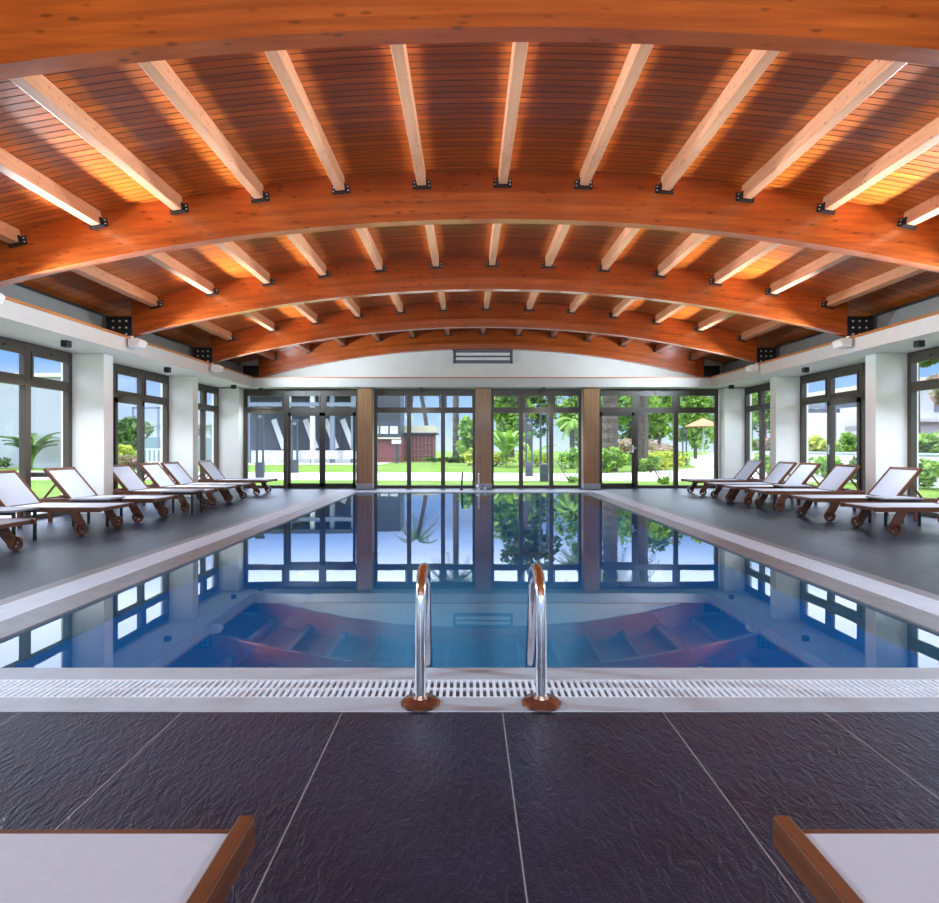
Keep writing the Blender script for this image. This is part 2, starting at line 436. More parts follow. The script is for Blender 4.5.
# ------------------------------------------------------------------ arches
def arch(y, label, plates):
    e = empty('timber_arch', (X0, y, HB))
    tag(e, label, 'beam', 'arched roof beams')
    a = MB(); n = 64; xs = [-5.97 + 11.94*k/n for k in range(n+1)]
    lo = [(x, -sag(x)) for x in xs]; hi = [(x, DEP-.001 - sag(x)) for x in reversed(xs)]
    nn = len(xs); i = len(a.v)
    for t in (0, BT):
        a.v += [(x, t, z) for (x, z) in lo]; a.v += [(x, t, z) for (x, z) in reversed(hi)]
    for k in range(n):
        a.f.append((k, k+1, nn+k+1, nn+k)); b = 2*nn
        a.f.append((b+k, b+nn+k, b+nn+k+1, b+k+1))
        a.f.append((k, b+k, b+k+1, k+1)); a.f.append((nn+k, nn+k+1, b+nn+k+1, b+nn+k))
    a.f.append((0, nn, 3*nn, 2*nn)); a.f.append((n, 2*nn+n, 3*nn+n, nn+n))
    a.build('glulam_member', M['beam'], e)
    for s in (-1, 1):
        z0 = COR+.03-HB
        p = MB(); p.box(min(s*5.971, s*6.38), max(s*5.971, s*6.38), .0, BT, z0+.02, z0+.37)
        p.box(min(s*5.95, s*6.38), max(s*5.95, s*6.38), -.012, .002, z0+.0, z0+.37)
        pl = p.build('end_plate', M['black'], e, bevel=.003)
        if plates:
            for cx in (6.04, 6.15, 6.26):
                for cz in (.07, .18, .29):
                    b = MB(); b.lathe([(.017, 0), (.017, .012)], (s*cx, -.024, z0+cz), 8, 'y')
                    b.build('bolt', M['bolt'], pl)
    return e
arch(BY[0], 'broad orange timber arch nearest the camera, crossing the top of the view', False)
arch(BY[1], 'orange timber arch second from the camera, spanning over the ladder end of the pool', False)
arch(BY[2], 'orange timber arch third from the camera, meeting bolted black plates at both ends', True)
arch(BY[3], 'orange timber arch just in front of the one on the far wall', True)
arch(BY[4], 'farthest orange timber arch, set against the white end wall above the panes', False)

# ------------------------------------------------------------------ purlins
ORD = ['first','second','third','fourth','fifth','sixth','seventh','eighth','ninth','tenth','eleventh','twelfth','thirteenth']
BAYN = ['nearest roof bay', 'second roof bay', 'third roof bay', 'farthest roof bay']
def bracket(parent, y):
    h = empty('joist_hanger', (0, y, 0)); h.parent = parent
    return h
for bay in range(4):
    y0 = BY[bay]+BT; y1 = BY[bay+1]
    Lp = y1-y0; first = None
    for k in range(-6, 7):
        x = k*.93
        if first is None:
            p = MB().box(-.05, .05, .001, Lp-.001, 0, .178)
            o = p.build('roof_purlin', M['purlin'], bevel=.006)
            hgr = MB()
            hgr.box(-.075, .075, Lp-.075, Lp-.002, -.014, -.001)
            hgr.box(-.064, -.052, Lp-.07, Lp-.002, -.012, .085); hgr.box(.052, .064, Lp-.07, Lp-.002, -.012, .085)
            hgr.box(-.105, -.052, Lp-.013, Lp-.001, -.012, .085); hgr.box(.052, .105, Lp-.013, Lp-.001, -.012, .085)
            hh = hgr.build('joist_hanger', M['black'], o)
            for sx in (-1, 1):
                for cz in (.018, .06):
                    b = MB(); b.lathe([(.009, 0), (.009, .01)], (sx*.084, Lp-.024, cz), 8, 'y')
                    b.build('bolt', M['bolt'], hh)
            first = o
        else: o = dup(first)
        th = math.asin(x/R)
        o.location = (X0+.04+x, y0, HB+.37-sag(x)+.004)
        o.rotation_euler = (0, th, 0)
        i = k+6
        tag(o, f'pale pine purlin in the {BAYN[bay]}, {ORD[i]} from the left wall' if i < 12 else f'pale pine purlin in the {BAYN[bay]}, last one at the right wall', 'purlin', f'purlins of the {BAYN[bay]}')

# ------------------------------------------------------------------ windows
ZT = 2.62; Z1, Z2 = 2.145, 2.01
def window(idx, origin, ang, length, mull, w_end=(.09,.09), leaves=(), lowframe=True, handles=()):
    """local x along the wall, y through it, z up"""
    e = bpy.data.objects.new(f'window_{idx}', None)
    f = MB(); d0, d1 = -.045, .045
    f.box(0, length, d0, d1, ZT-.12, ZT+.03); f.box(0, length, d0, d1, Z2, Z1)
    f.box(0, length, d0, d1, 0, .075)
    f.box(0, w_end[0], d0-.003, d1+.003, 0, ZT); f.box(length-w_end[1], length, d0-.003, d1+.003, 0, ZT)
    for m_ in mull: f.box(m_-.055, m_+.055, d0-.005, d1+.005, 0, ZT+.01)
    # opening sashes of the top lights, standing a little proud, and hinges
    edges = [0]+list(mull)+[length]
    for a, b in zip(edges[:-1], edges[1:]):
        f.box(a+.062, b-.062, d0-.016, d0+.02, ZT-.155, ZT-.09)
        f.box(a+.062, a+.10, d0-.014, d0+.02, Z1-.02, ZT-.1); f.box(b-.10, b-.062, d0-.014, d0+.02, Z1-.02, ZT-.1)
        f.box(a+.064, b-.064, d0-.012, d0+.02, Z1-.03, Z1+.015)
        f.box((a+b)/2-.025, (a+b)/2+.025, d0-.035, d0-.01, ZT-.09, ZT-.06)
    o = f.build(f'window_{idx}', M['frame'])
    o.location = origin; o.rotation_euler = (0, 0, ang); struct(o)
    bpy.data.objects.remove(e)
    g = MB(); g.box(.02, length-.02, -.006, .006, .03, ZT-.02); g.build('glass', M['glass'], o)
    for (a, b) in leaves:
        l = MB()
        t = .075
        l.box(a, a+t, -.075, -.046, .03, Z2+.01); l.box(b-t, b, -.075, -.046, .03, Z2+.01)
        l.box(a, b, -.075, -.046, .03, .13); l.box(a, b, -.075, -.046, Z2-.08, Z2+.01)
        lo = l.build('door_leaf', M['darkframe'], o)
    for hx in handles:
        h = MB(); h.box(hx-.02, hx+.02, -.09, -.075, .95, 1.15); h.box(hx-.01, hx+.09, -.12, -.10, 1.06, 1.085); h.box(hx-.01, hx+.01, -.12, -.09, 1.06, 1.085)
        h.build('door_handle', M['steel'], o)
    return o
# end wall: the wall faces -Y, local x = world X
window(1, (-6.0, YE, 0), 0, 3.1, [-4.88+6.0, -3.89+6.0], leaves=[(1.19, 2.11), (2.11, 3.0)])
window(2, (-2.52, YE, 0), 0, 2.73, [.94, 1.85])
window(3, (.60, YE, 0), 0, 2.45, [.82, 1.63])
window(4, (3.45, YE, 0), 0, 3.25, [1.04, 2.12], leaves=[(.06, 1.0)], handles=[.95])
# side walls
i = 5
for k in range(3, 6):
    ya = COLY[k]+.26; yb = COLY[k+1] if k < 5 else YE-.35
    Lw = yb-ya
    mu = [Lw*.31, Lw*.645]
    # left wall faces +X: local -y must point to +X -> rotate so local x = -Y ... (ang = -90deg: x->-y, -y -> -x) ; use +90: x->+Y, -y -> +X
    window(i, (XL, ya, 0), PI/2, Lw, mu, leaves=[(mu[0], mu[1])] if k == 4 else []); i += 1
    window(i, (XR, yb, 0), -PI/2, Lw, [Lw-mu[1], Lw-mu[0]], leaves=[(Lw-mu[1], Lw-mu[0])] if k == 4 else [], handles=[Lw-mu[1]+.05] if k == 4 else []); i += 1
for k in range(0, 3):
    ya = COLY[k]+.26; yb = COLY[k+1]
    window(i, (XL, ya, 0), PI/2, yb-ya, [(yb-ya)*.33, (yb-ya)*.66]); i += 1
    window(i, (XR, yb, 0), -PI/2, yb-ya, [(yb-ya)*.33, (yb-ya)*.66]); i += 1

# ------------------------------------------------------------------ wall fittings
e = empty('wall_vent', (.40, YE+.12, 3.355))
tag(e, 'wide wall ventilation unit with white louvres under the far arch', 'vent')
a = MB(); W2 = .80
a.box(-W2, W2, -.10, 0, 0, .05); a.box(-W2, W2, -.10, 0, .31, .36); a.box(-W2, -W2+.05, -.10, 0, 0, .36); a.box(W2-.05, W2, -.10, 0, 0, .36)
a.build('housing', plain('grey violet metal', (.16,.15,.18), .5), e)
a = MB(); a.box(-W2+.05, W2-.05, -.03, 0, .05, .31); a.build('back_panel', plain('vent back', (.10,.11,.17), .5), e)
for z in (.08, .205):
    a = MB(); a.box(-W2+.07, W2-.07, -.085, -.05, z, z+.08); a.build('louvre', M['whiteplastic'], e, bevel=.008)

SP = [(8.75,'nearest the camera'), (11.7,'middle of three'), (15.0,'farthest of three')]
def cube_lamp(x, y, label):
    e = empty('cube_downlight', (x, y, SOF)); tag(e, label, 'lamp', 'black cube downlights under the soffit')
    a = MB(); a.box(-.05, .05, -.05, .05, -.095, -.0005); a.build('housing', M['black'], e, bevel=.004)
    a = MB(); a.lathe([(.036, -.099), (.036, -.0955)], (0,0,0), 16); a.build('lens', plain('dark lens', (.05,.05,.06), .15), e)
for y, nm in SP:
    cube_lamp(X0-6.22, y, f'small black cube downlight under the left soffit, {nm}')
    cube_lamp(X0+6.22, y, f'small black cube downlight under the right soffit, {nm}')
cube_lamp(-1.22, 15.72, 'small black cube downlight under the end soffit, left of the middle pier')
cube_lamp(1.98, 15.72, 'small black cube downlight under the end soffit, right of the middle pier')
cube_lamp(-5.45, 15.8, 'small black cube downlight under the end soffit in the left corner')

def floodlight(x, y, s, label):
    e = empty('floodlight', (x, y, COR)); tag(e, label, 'lamp', 'white floodlights on the cornice')
    a = MB(); a.prism([(0,-.15),(s*-.16,-.13),(s*-.20,-.04),(s*-.16,.0),(0,.0)], -.12, .12); a.build('housing', M['whiteplastic'], e, bevel=.008)
    a = MB(); a.box(min(0,-s*.014), max(0,-s*.014), -.03, .03, -.10, .036); a.box(min(-s*.012,s*.10), max(-s*.012,s*.10), -.03, .03, .040, .050); a.build('bracket', M['whiteplastic'], e)
WHICH = {1: 'second', 2: 'third', 3: 'fourth'}
for b in (1, 2, 3):
    floodlight(X0-FH+.028, BY[b]-.10, -1, f'white floodlight on the left cornice at the foot of the {WHICH[b]} arch')
    floodlight(X0+FH-.028, BY[b]-.10, 1, f'white floodlight on the right cornice at the foot of the {WHICH[b]} arch')

# ------------------------------------------------------------------ pool ladder
e = empty('pool_ladder', (.055, 2.56, 0)); tag(e, 'polished steel pool ladder with two curved handrails at the near pool edge', 'ladder')
for s in (-.258, .258):
    pts = [(s, 0, 0), (s, .0, .20), (s, .005, .36), (s, .02, .45)]
    for t in range(0, 11):
        a_ = PI*.93 - t*(PI*.93)/10
        pts.append((s, .175 + .155*math.cos(a_), .44 + .105*math.sin(a_)))
    yb_ = 3.06 + .0 - 2.56
    pts += [(s, .345, .36), (s, .375, .25), (s, .43, .10), (s, .49, -.04), (s, .52, -.2), (s, .52, -1.1)]
    MB().tube(pts, .0245, 14).build('handrail', M['steel'], e, smooth=True)
    MB().lathe([(.085, .005), (.085, .014), (.07, .026), (.034, .032), (.028, .045)], (s, 0, 0), 24).build('flange', plain('brown steel flange', (.32,.20,.15), .2, metal=.9), e, smooth=True)
for z in (-.32, -.58, -.84):
    MB().box(-.24, .24, .47, .56, z-.015, z+.015).build('tread', M['steel'], e, bevel=.005)

# spout and black rod on the far coping
e = empty('water_spout', (.27, 15.35, 0)); tag(e, 'slim chrome water spout in front of the middle brown pier', 'spout')
MB().tube([(0,0,.0),(0,0,.34),(0,-.03,.40),(0,-.10,.42),(0,-.17,.40)], .022, 10).build('pipe', M['whiteplastic'], e, smooth=True)
MB().lathe([(.06,0),(.06,.10),(.03,.12)], (0,0,0), 14).build('base', M['steel'], e, smooth=True)
MB().lathe([(.05,0),(.05,.09),(.02,.1)], (.16,0,0), 14).build('valve', M['steel'], e, smooth=True)
e = empty('skimmer_pole', (-.17, 15.35, 0)); tag(e, 'short black rod standing at the far pool edge left of the middle pier', 'rod')
MB().tube([(0,0,0),(.03,.05,.45)], .022, 8).build('shaft', M['black'], e)
MB().lathe([(.05,0),(.05,.03)], (0,0,0), 12).build('foot', M['black'], e)

# ------------------------------------------------------------------ loungers
def make_lounger():
    r = empty('sun_lounger'); Lf = 1.86; HW = .35; zt = .345
    for s in (-1, 1):
        a = MB(); a.box(0, Lf, s*HW-.017, s*HW+.017, zt-.062, zt); a.build('side_rail', M['teak'], r, bevel=.004)
        # wheel leg: curved board from the rail down to the wheel
        a = MB(); a.prism([(.30,zt-.05),(.42,zt-.05),(.34,.14),(.27,.06),(.21,.06),(.20,.12)], s*HW-s*.02-.016, s*HW-s*.02+.016)
        wl = a.build('wheel_leg', M['teak'], r, bevel=.004)
        w = MB(); yc = s*HW+s*.022; w.lathe([(.050,-.016),(.074,-.016),(.078,-.008),(.078,.008),(.074,.016),(.050,.016)], (0,0,0), 22, 'y')
        # hub and four spokes
        w.lathe([(.016,-.014),(.016,.014)], (0,0,0), 10, 'y')
        wo = MB()
        n = 22
        for (r0, r1, ha) in ((.048, .078, .016),):
            base = len(wo.v)
            for (rr, h) in ((r0,-ha),(r1,-ha),(r1,ha),(r0,ha)):
                for j in range(n):
                    t = 2*PI*j/n; wo.v.append((rr*math.cos(t), h, rr*math.sin(t)))
            for q in range(4):
                for j in range(n):
                    p0 = base+q*n; p1 = base+((q+1) % 4)*n
                    wo.f.append((p0+j, p0+(j+1) % n, p1+(j+1) % n, p1+j))
        wo.lathe([(.018,-.014),(.018,.014)], (0,0,0), 10, 'y')
        for t in range(4):
            c, s_ = math.cos(t*PI/2+.4), math.sin(t*PI/2+.4)
            wo.bar((.014*c, 0, .014*s_), (.05*c, 0, .05*s_), .02, .014, (0,1,0))
        w2 = wo.build('wheel', M['teak'], r); w2.location = (.235, yc, .078)
        # head legs
        a = MB(); a.prism([(1.50,zt-.05),(1.58,zt-.05),(1.57,0),(1.52,0)], s*HW-s*.034-.016, s*HW-s*.034+.016); a.build('leg', M['teak'], r, bevel=.004)
    for x, hb in ((.036, .010), (1.22, .02), (Lf-.03, .02)):
        a = MB(); a.box(x-hb, x+hb, -HW+.018, HW-.018, zt-.055, zt-.012); a.build('cross_bar', M['teak_x'], r, bevel=.004)
    # seat fabric, slightly sagging
    a = MB(); nx, ny = 12, 6
    def sheet(x0, x1, zf, th=.007):
        base = len(a.v)
        for t in (0, -th):
            for i_ in range(nx+1):
                for j in range(ny+1):
                    u = i_/nx; v = j/ny
                    a.v.append((x0+(x1-x0)*u, (-HW+.019)+(2*HW-.038)*v, zf - .012*math.sin(PI*v)*(math.sin(PI*u)**.5) + t))
        o_ = (nx+1)*(ny+1)
        for i_ in range(nx):
            for j in range(ny):
                p = base+i_*(ny+1)+j
                a.f.append((p, p+ny+1, p+ny+2, p+1)); a.f.append((p+o_, p+o_+1, p+o_+ny+2, p+o_+ny+1))
        for i_ in range(nx):
            for j in (0, ny):
                p = base+i_*(ny+1)+j; a.f.append((p, p+ny+1, p+ny+1+o_, p+o_))
        for j in range(ny):
            for i_ in (0, nx):
                p = base+i_*(ny+1)+j; a.f.append((p, p+1, p+1+o_, p+o_))
    sheet(.048, 1.235, zt-.008)
    a.build('seat_fabric', M['fabric'], r, smooth=True)
    # backrest
    b = empty('backrest', (1.25, 0, zt-.03)); b.parent = r; b.rotation_euler = (0, -math.radians(50), 0); LB = .60
    for s in (-1, 1):
        MB().box(0, LB, s*(HW-.038)-.016, s*(HW-.038)+.016, -.02, .03).build('back_rail', M['teak'], b, bevel=.004)
    MB().box(LB-.045, LB, -HW+.055, HW-.055, -.015, .025).build('top_bar', M['teak_x'], b, bevel=.004)
    MB().box(.03, LB-.03, -HW+.055, HW-.055, .006, .018).build('back_fabric', M['fabric'], b)
    # prop strut
    a = MB(); p0 = Vector((1.25+.36*math.cos(math.radians(50)), 0, zt-.03+.36*math.sin(math.radians(50))))
    for s in (-1, 1): a.bar((p0.x+.02, s*.24, p0.z-.02), (1.72, s*.24, zt-.045), .02, .025)
    a.box(1.70, 1.74, -HW+.02, HW-.02, zt-.058, zt-.03)
    a.build('prop_frame', M['teak_x'], r)
    return r
proto = make_lounger()
ls = []
LZ = [6.0, 7.85, 9.12, 10.6, 11.66, 12.46, 14.05]
RZ = [6.15, 7.87, 9.22, 10.65, 11.80, 12.62, 14.0]
LLAB = ['nearest on the left, mostly cut off', 'second from the camera on the left', 'third from the camera on the left', 'fourth from the camera on the left', 'fifth from the camera on the left', 'sixth from the camera on the left', 'farthest of the left row']
RLAB = ['nearest on the right, mostly cut off', 'second from the camera on the right', 'third from the camera on the right', 'fourth from the camera on the right', 'fifth from the camera on the right', 'sixth from the camera on the right', 'farthest of the right row']
first = True
for y, lb in zip(LZ, LLAB):
    o = proto if first else dup(proto); first = False
    o.location = (-4.58, y, 0); o.rotation_euler = (0, 0, PI + random.uniform(-.02, .02))
    tag(o, f'teak sun lounger with raised white back, {lb}', 'sun lounger', 'sun loungers along the left windows')
for y, lb in zip(RZ, RLAB):
    o = dup(proto); o.location = (5.10, y, 0); o.rotation_euler = (0, 0, random.uniform(-.02, .02))
    tag(o, f'teak sun lounger with raised white back, {lb}', 'sun lounger', 'sun loungers along the right windows')
for x, lb, rz in ((-.436-.35-.017, 'left', 0), (.625+.35+.017, 'right', 0)):
    o = dup(proto); o.location = (x, 1.232, 0); o.rotation_euler = (0, 0, -PI/2)
    tag(o, f'foot end of a teak sun lounger in the {lb} foreground, close to the camera', 'sun lounger', 'foreground sun loungers')

# side tables
def make_table():
    r = empty('side_table')
    MB().box(-.27, .27, -.21, .21, .365, .39).build('table_top', M['tablegrey'], r, bevel=.005)
    MB().box(-.24, .24, -.18, -.165, .33, .365).build('apron', M['black'], r)
    MB().box(-.24, .24, .165, .18, .33, .365).build('apron', M['black'], r)
    for sx in (-1, 1):
        for sy in (-1, 1):
            MB().box(sx*.235-.014, sx*.235+.014, sy*.165-.014, sy*.165+.014, 0, .365).build('leg', M['black'], r)
    return r
tb = make_table(); first = True
for (x, y, lb) in ((-5.35, 6.92, 'grey low side table with black legs, nearest one by the left windows'),
                   (-5.22, 8.46, 'grey low side table behind the second lounger of the left row'),
                   (-4.72, 9.92, 'grey low side table between third and fourth loungers on the left'),
                   (6.05, 8.52, 'grey low side table between second and third loungers on the right'),
                   (6.05, 11.215, 'grey low side table between fourth and fifth loungers on the right')):
    o = tb if first else dup(tb); first = False
    o.location = (x, y, 0); tag(o, lb, 'table', 'low side tables')

# ------------------------------------------------------------------ garden
G = -.12
g = MB(); g.box(-120, XL-.2, -40, 170, G-.3, G); g.box(XR+.2, 120, -40, 170, G-.3, G); g.box(XL-.2, XR+.2, YE+.2, 170, G-.3, G); g.box(XL-.2, XR+.2, -40, YB-.15, G-.3, G); struct(g.build('garden_lawn', M['lawn']))
def gp(px, py, h=G):               # a point on the ground seen at that place from the terrace
    Y = (1.1-h)*600/(py-447); return ((px-468)*Y/600, Y)
p = MB()
p.prism([(-24,22.2),(-9,22.2),(4.5,21.4),(8.5,21.2),(13.9,20.7),(13.9,35.2),(22,38),(36,70),(80,150),(62,150),(26,70),(15.5,42),(13.2,34.5),(8.2,28.8),(6.1,27.6),(0,28.2),(-24,28.8)], G, G+.012, 'z')
struct(p.build('garden_path', M['path']))
p = MB(); p.box(-30, -6, 41, 56, G, G+.015); struct(p.build('garden_terrace', M['path']))
p = MB(); p.box(XL-2.6, XL-.27, -12, 16.2, G, G+.05); p.box(XR+.27, XR+1.6, -12, 16.2, G, G+.05); p.box(XL-.27, XR+.27, -16, YB-.25, G, G+.05); struct(p.build('gravel_strip', M['path']))  # stretch behind the camera is unseen, added pale to bounce light indoors
p = MB(); p.box(-60, -14, 24, 30, G, G+.012); struct(p.build('garden_pavement', M['path']))

def leaves(n, radii, size, c=(0,0,0), clump=14, elong=1.6):
    m_ = MB()
    cl = []
    for _ in range(clump):
        while True:
            q = Vector((random.uniform(-1,1), random.uniform(-1,1), random.uniform(-1,1)))
            if q.length <= 1: break
        cl.append(Vector((q.x*radii[0]*.75, q.y*radii[1]*.75, q.z*radii[2]*.75)))
    for k in range(n):
        b = cl[k % clump]
        d = Vector((random.gauss(0,1), random.gauss(0,1), random.gauss(0,1))).normalized()
        rr = random.uniform(.5, 1)**.5*.42
        p_ = b + Vector((d.x*radii[0]*rr, d.y*radii[1]*rr, d.z*radii[2]*rr)) + Vector(c)
        u = Vector((random.gauss(0,1), random.gauss(0,1), random.gauss(0,.6))).normalized()
        w = u.cross(Vector((random.gauss(0,1), random.gauss(0,1), random.gauss(0,1)))).normalized()
        s_ = size*random.uniform(.6, 1.3)
        m_.quad(p_-u*s_*elong/2, p_+w*s_*.4, p_+u*s_*elong/2, p_-w*s_*.4)
    return m_
def trunk(h, r0, r1, lean=(0,0), n=7, rings=False):
    pts = []; rs = []
    K = 26 if rings else 6
    for k in range(K+1):
        t = k/K; pts.append((lean[0]*t*t, lean[1]*t*t, h*t)); rr = r0+(r1-r0)*t
        rs.append(rr*(1.13 if rings and k % 2 else 1))
    return MB().tube(pts, rs, n)
def tree(x, y, h, cr, mat, label, cat='tree', group='garden trees', n=1500, size=.3, tr=.14, lean=(0,0), z=G):
    e = empty('garden_tree', (x, y, z)); tag(e, label, cat, group)
    th = h - cr[2]*1.1
    t = trunk(th, tr, tr*.6, lean)
    for k in range(4):
        a_ = k*PI/2+.5
        t.tube([(lean[0], lean[1], th*.95), (lean[0]+cr[0]*.5*math.cos(a_), lean[1]+cr[1]*.5*math.sin(a_), th+cr[2]*.6)], [tr*.5, tr*.2], 5)
    t.build('trunk', M['bark'], e, smooth=True)
    leaves(n, cr, size, (lean[0], lean[1], h-cr[2])).build('foliage', mat, e, recalc=False)
    return e
def shrub(x, y, radii, mat, label, n=600, size=.16, z=G, cat='shrub', group='garden shrubs', elong=1.6):
    e = empty('garden_shrub', (x, y, z)); tag(e, label, cat, group)
    st = MB()
    for k in range(5):
        a_ = k*2*PI/5
        st.tube([(0,0,0), (radii[0]*.4*math.cos(a_), radii[1]*.4*math.sin(a_), radii[2]*1.1)], [.03,.012], 5)
    st.build('stems', M['bark'], e)
    leaves(n, radii, size, (0,0,radii[2]), elong=elong).build('foliage', mat, e, recalc=False)
    return e
def palm(x, y, h, r, label, nf=22, fl=2.4, lean=(0,0), mat=None, group='palms', z=G):
    e = empty('palm_tree', (x, y, z)); tag(e, label, 'palm', group)
    trunk(h, r, r*.85, lean, 10, True).build('trunk', M['bark'], e, smooth=False)
    c = MB()
    for k in range(nf):
        az = k*2.399; el = random.uniform(-.25, 1.15)
        L_ = fl*random.uniform(.8, 1.1); pts = []
        d = Vector((math.cos(az), math.sin(az), 0)); side = Vector((-math.sin(az), math.cos(az), 0))
        for q in range(9):
            t = q/8
            pts.append(Vector((lean[0], lean[1], h)) + d*(L_*t*math.cos(el*(1-.3*t))) + Vector((0,0,L_*(t*math.sin(el) - .75*t*t))))
        c.tube(pts, [.03*(1-.8*q/8) for q in range(9)], 4)
        for q in range(1, 9):
            for sub in (0, .33, .66):
                p_ = pts[q-1].lerp(pts[q], sub); fw = (pts[q]-pts[q-1]).normalized()
                ll = fl*.24*(1.05-abs(q/8-.45))
                for s in (-1, 1):
                    tip = p_ + side*s*ll*.85 + fw*ll*.5 - Vector((0,0,ll*.35))
                    c.quad(p_-fw*.03, p_+fw*.05, tip)
    c.build('crown', mat or M['leafdark'], e, recalc=False)
    return e
def broadleaf(x, y, h, label, nl=14, mat=None, sx=.22, z=G):
    e = empty('banana_plant', (x, y, z)); tag(e, label, 'plant', 'broad leaved plants')
    c = MB(); st = MB()
    for k in range(nl):
        az = k*2.399; hh = h*random.uniform(.55, 1.0); L_ = hh
        d = Vector((math.cos(az), math.sin(az), 0)); side = Vector((-math.sin(az), math.cos(az), 0))
        pts = [d*(.75*L_*t*t) + Vector((0,0,L_*(1.25*t-.45*t**3))) for t in (0,.25,.45,.6,.75,.9,1)]
        st.tube(pts[:4], [.03,.025,.02,.015], 5)
        ws = [0,0,.5,1,1,.7,.02]
        for q in range(2, 6):
            a_, b_ = pts[q], pts[q+1]; wa, wb = ws[q]*sx*h*.5, ws[q+1]*sx*h*.5
            c.quad(a_, b_, b_+side*wb+Vector((0,0,.05)), a_+side*wa+Vector((0,0,.05)))
            c.quad(a_, a_-side*wa+Vector((0,0,.05)), b_-side*wb+Vector((0,0,.05)), b_)
    st.build('stems', M['leaf'], e); c.build('leaves', mat or M['leaf'], e, recalc=False)
    return e
def garden_lamp(x, y, label, h=2.4):
    e = empty('garden_lamp', (x, y, G)); tag(e, label, 'lamp', 'garden lamp posts')
    MB().box(-.15, .15, -.12, .12, 0, .62).build('base', M['extdark'], e, bevel=.01)
    a = MB(); a.box(-.15, -.09, -.05, .05, .62, h); a.box(.09, .15, -.05, .05, .62, h); a.build('uprights', M['extdark'], e)
    MB().box(-.17, .17, -.1, .1, h, h+.10).build('cap', M['extdark'], e, bevel=.01)
    MB().box(-.085, .085, -.04, .04, h-.14, h-.001).build('lamp_glass', M['extgrey'], e)

# --- beyond the far windows
garden_lamp(*gp(260, 478), 'pale garden lamp post behind the far left corner window', 2.5)
garden_lamp(*gp(294.7, 473), 'dark garden lamp post on the lawn behind the sliding doors')
garden_lamp(*gp(529, 476.5), 'garden lamp post standing left of another behind the third far window', 2.3)
garden_lamp(*gp(544, 481.5), 'garden lamp post closest to the glass behind the third far window', 2.5)
garden_lamp(*gp(684.5, 465), 'garden lamp post beside the curving path on the right')
# pavilion; sunlight stripes on its wall modelled as slanted white bars
e = empty('pavilion', (-11.8, 46, G)); tag(e, 'blue grey garden pavilion with sunlight stripes built as slanted white bars behind the sliding doors', 'building')
MB().box(-6, 3.3, 3, 3.3, 0, 5.2).build('back_wall', plain('shade darkened blue wall', (.075,.09,.125), .8), e)  # the wall's shade is put into this darker blue
MB().box(-6.3, 3.3, -.8, 3.3, 5.2, 5.5).build('roof', M['extdark'], e)
MB().box(-6.3, 3.3, -.6, -.3, 4.3, 4.6).build('beam', M['extgrey'], e)
MB().box(-6, 3.3, .6, .9, 0, .95).build('low_wall', M['extwhite'], e)
for px in (-4.9, -1.8, 0, 1.5, 3.1):
    MB().box(px-.17, px+.17, -.55, -.25, 0, 5.2).build('post', M['extwhite'] if px in (-1.8, 0) else M['extgrey'], e)
for px in (-3.6, -1.1, .5, 1.85):
    a = MB(); a.bar((px, 1.6, 3.4), (px+1.0, 1.0, 1.1), .42, .12, (0,-1,0)); a.build('slanted_bar', M['extwhite'], e)  # stripe of sunlight on the shaded wall, built as a solid bar
for k, px in enumerate((-15.2, -13.4, -11.7, -10.2, -8.7)):
    e = empty('folded_parasol', (px, 44.6, G)); tag(e, f'light folded terrace awning panel before the pavilion, {ORD[k]} from the left', 'awning', 'terrace awnings')
    MB().tube([(0,0,0),(0,0,.8)], .03, 6).build('pole', M['extdark'], e)
    a = MB(); a.prism([(-.55,.35),(.55,.35),(.5,.95),(-.5,.95)], -.1, .1); a.build('canvas', M['extwhite'], e)
# lattice building
e = empty('garden_building', (-5.0, 50, G)); tag(e, 'low building with dark red lattice walls and cream roof behind the second far window', 'building')
MB().box(-2.6, 2.1, .4, 4, 0, 2.3).build('wall', M['extred'], e)
a = MB()
for k in range(16): a.box(-2.6+k*.31, -2.55+k*.31, .3, .4, 0, 2.3)
for z in (.5, 1.0, 1.5, 2.0): a.box(-2.6, 2.1, .3, .4, z, z+.05)
a.build('lattice', plain('lattice strips', (.33,.17,.16), .7), e)
MB().box(-3.0, 2.4, 0, 4.4, 2.3, 2.42).build('gutter', M['extdark'], e)
MB().box(-2.9, 2.3, .1, 4.2, 2.42, 3.0).build('roof', M['extcream'], e)
e = empty('dark_house', (-6.75, 47.0, G)); tag(e, 'dark house with a row of pale windows left of the lattice building', 'building')
MB().box(-1.0, 1.45, 0, 3, 1.9, 5.6).build('upper_floor', M['extdark'], e)
MB().box(-1.0, 1.45, .3, 3, 0, 1.9).build('wall', M['extred'], e)
for k in range(3): MB().box(-.85+k*.75, -.25+k*.75, -.05, .0, 2.25, 2.85).build('window', M['extwhite'], e)
MB().box(-1.1, 1.5, -.15, 0, 1.85, 1.97).build('ledge', M['extcream'], e)
e = empty('lamp_post', (-5.3, 44.5, G)); tag(e, 'dark lamp post with a white head before the dark house', 'lamp')
MB().tube([(0,0,0),(0,0,1.45)], .13, 8).build('post', M['extdark'], e)
MB().box(-.33, .33, -.2, .2, 1.45, 1.75).build('head', M['extwhite'], e, bevel=.02)
palm(-1.05, 52, 10.5, .28, 'thick palm trunk right of the lattice building, behind the second far window', 26, 3.2)
palm(-4.1, 62, 8.4, .22, 'leaning palm trunk rising above the lattice building', 20, 2.6, lean=(-1.2,0))
tree(.2, 44, 3.6, (1.2,1.2,1.6), M['leaf'], 'round green tree right of the thick palm behind the second window', n=1300, size=.28)
shrub(.2, 40, (.8,.6,.6), M['leaflight'], 'yellow leaved shrub at the foot of the round green tree', 500, .2)
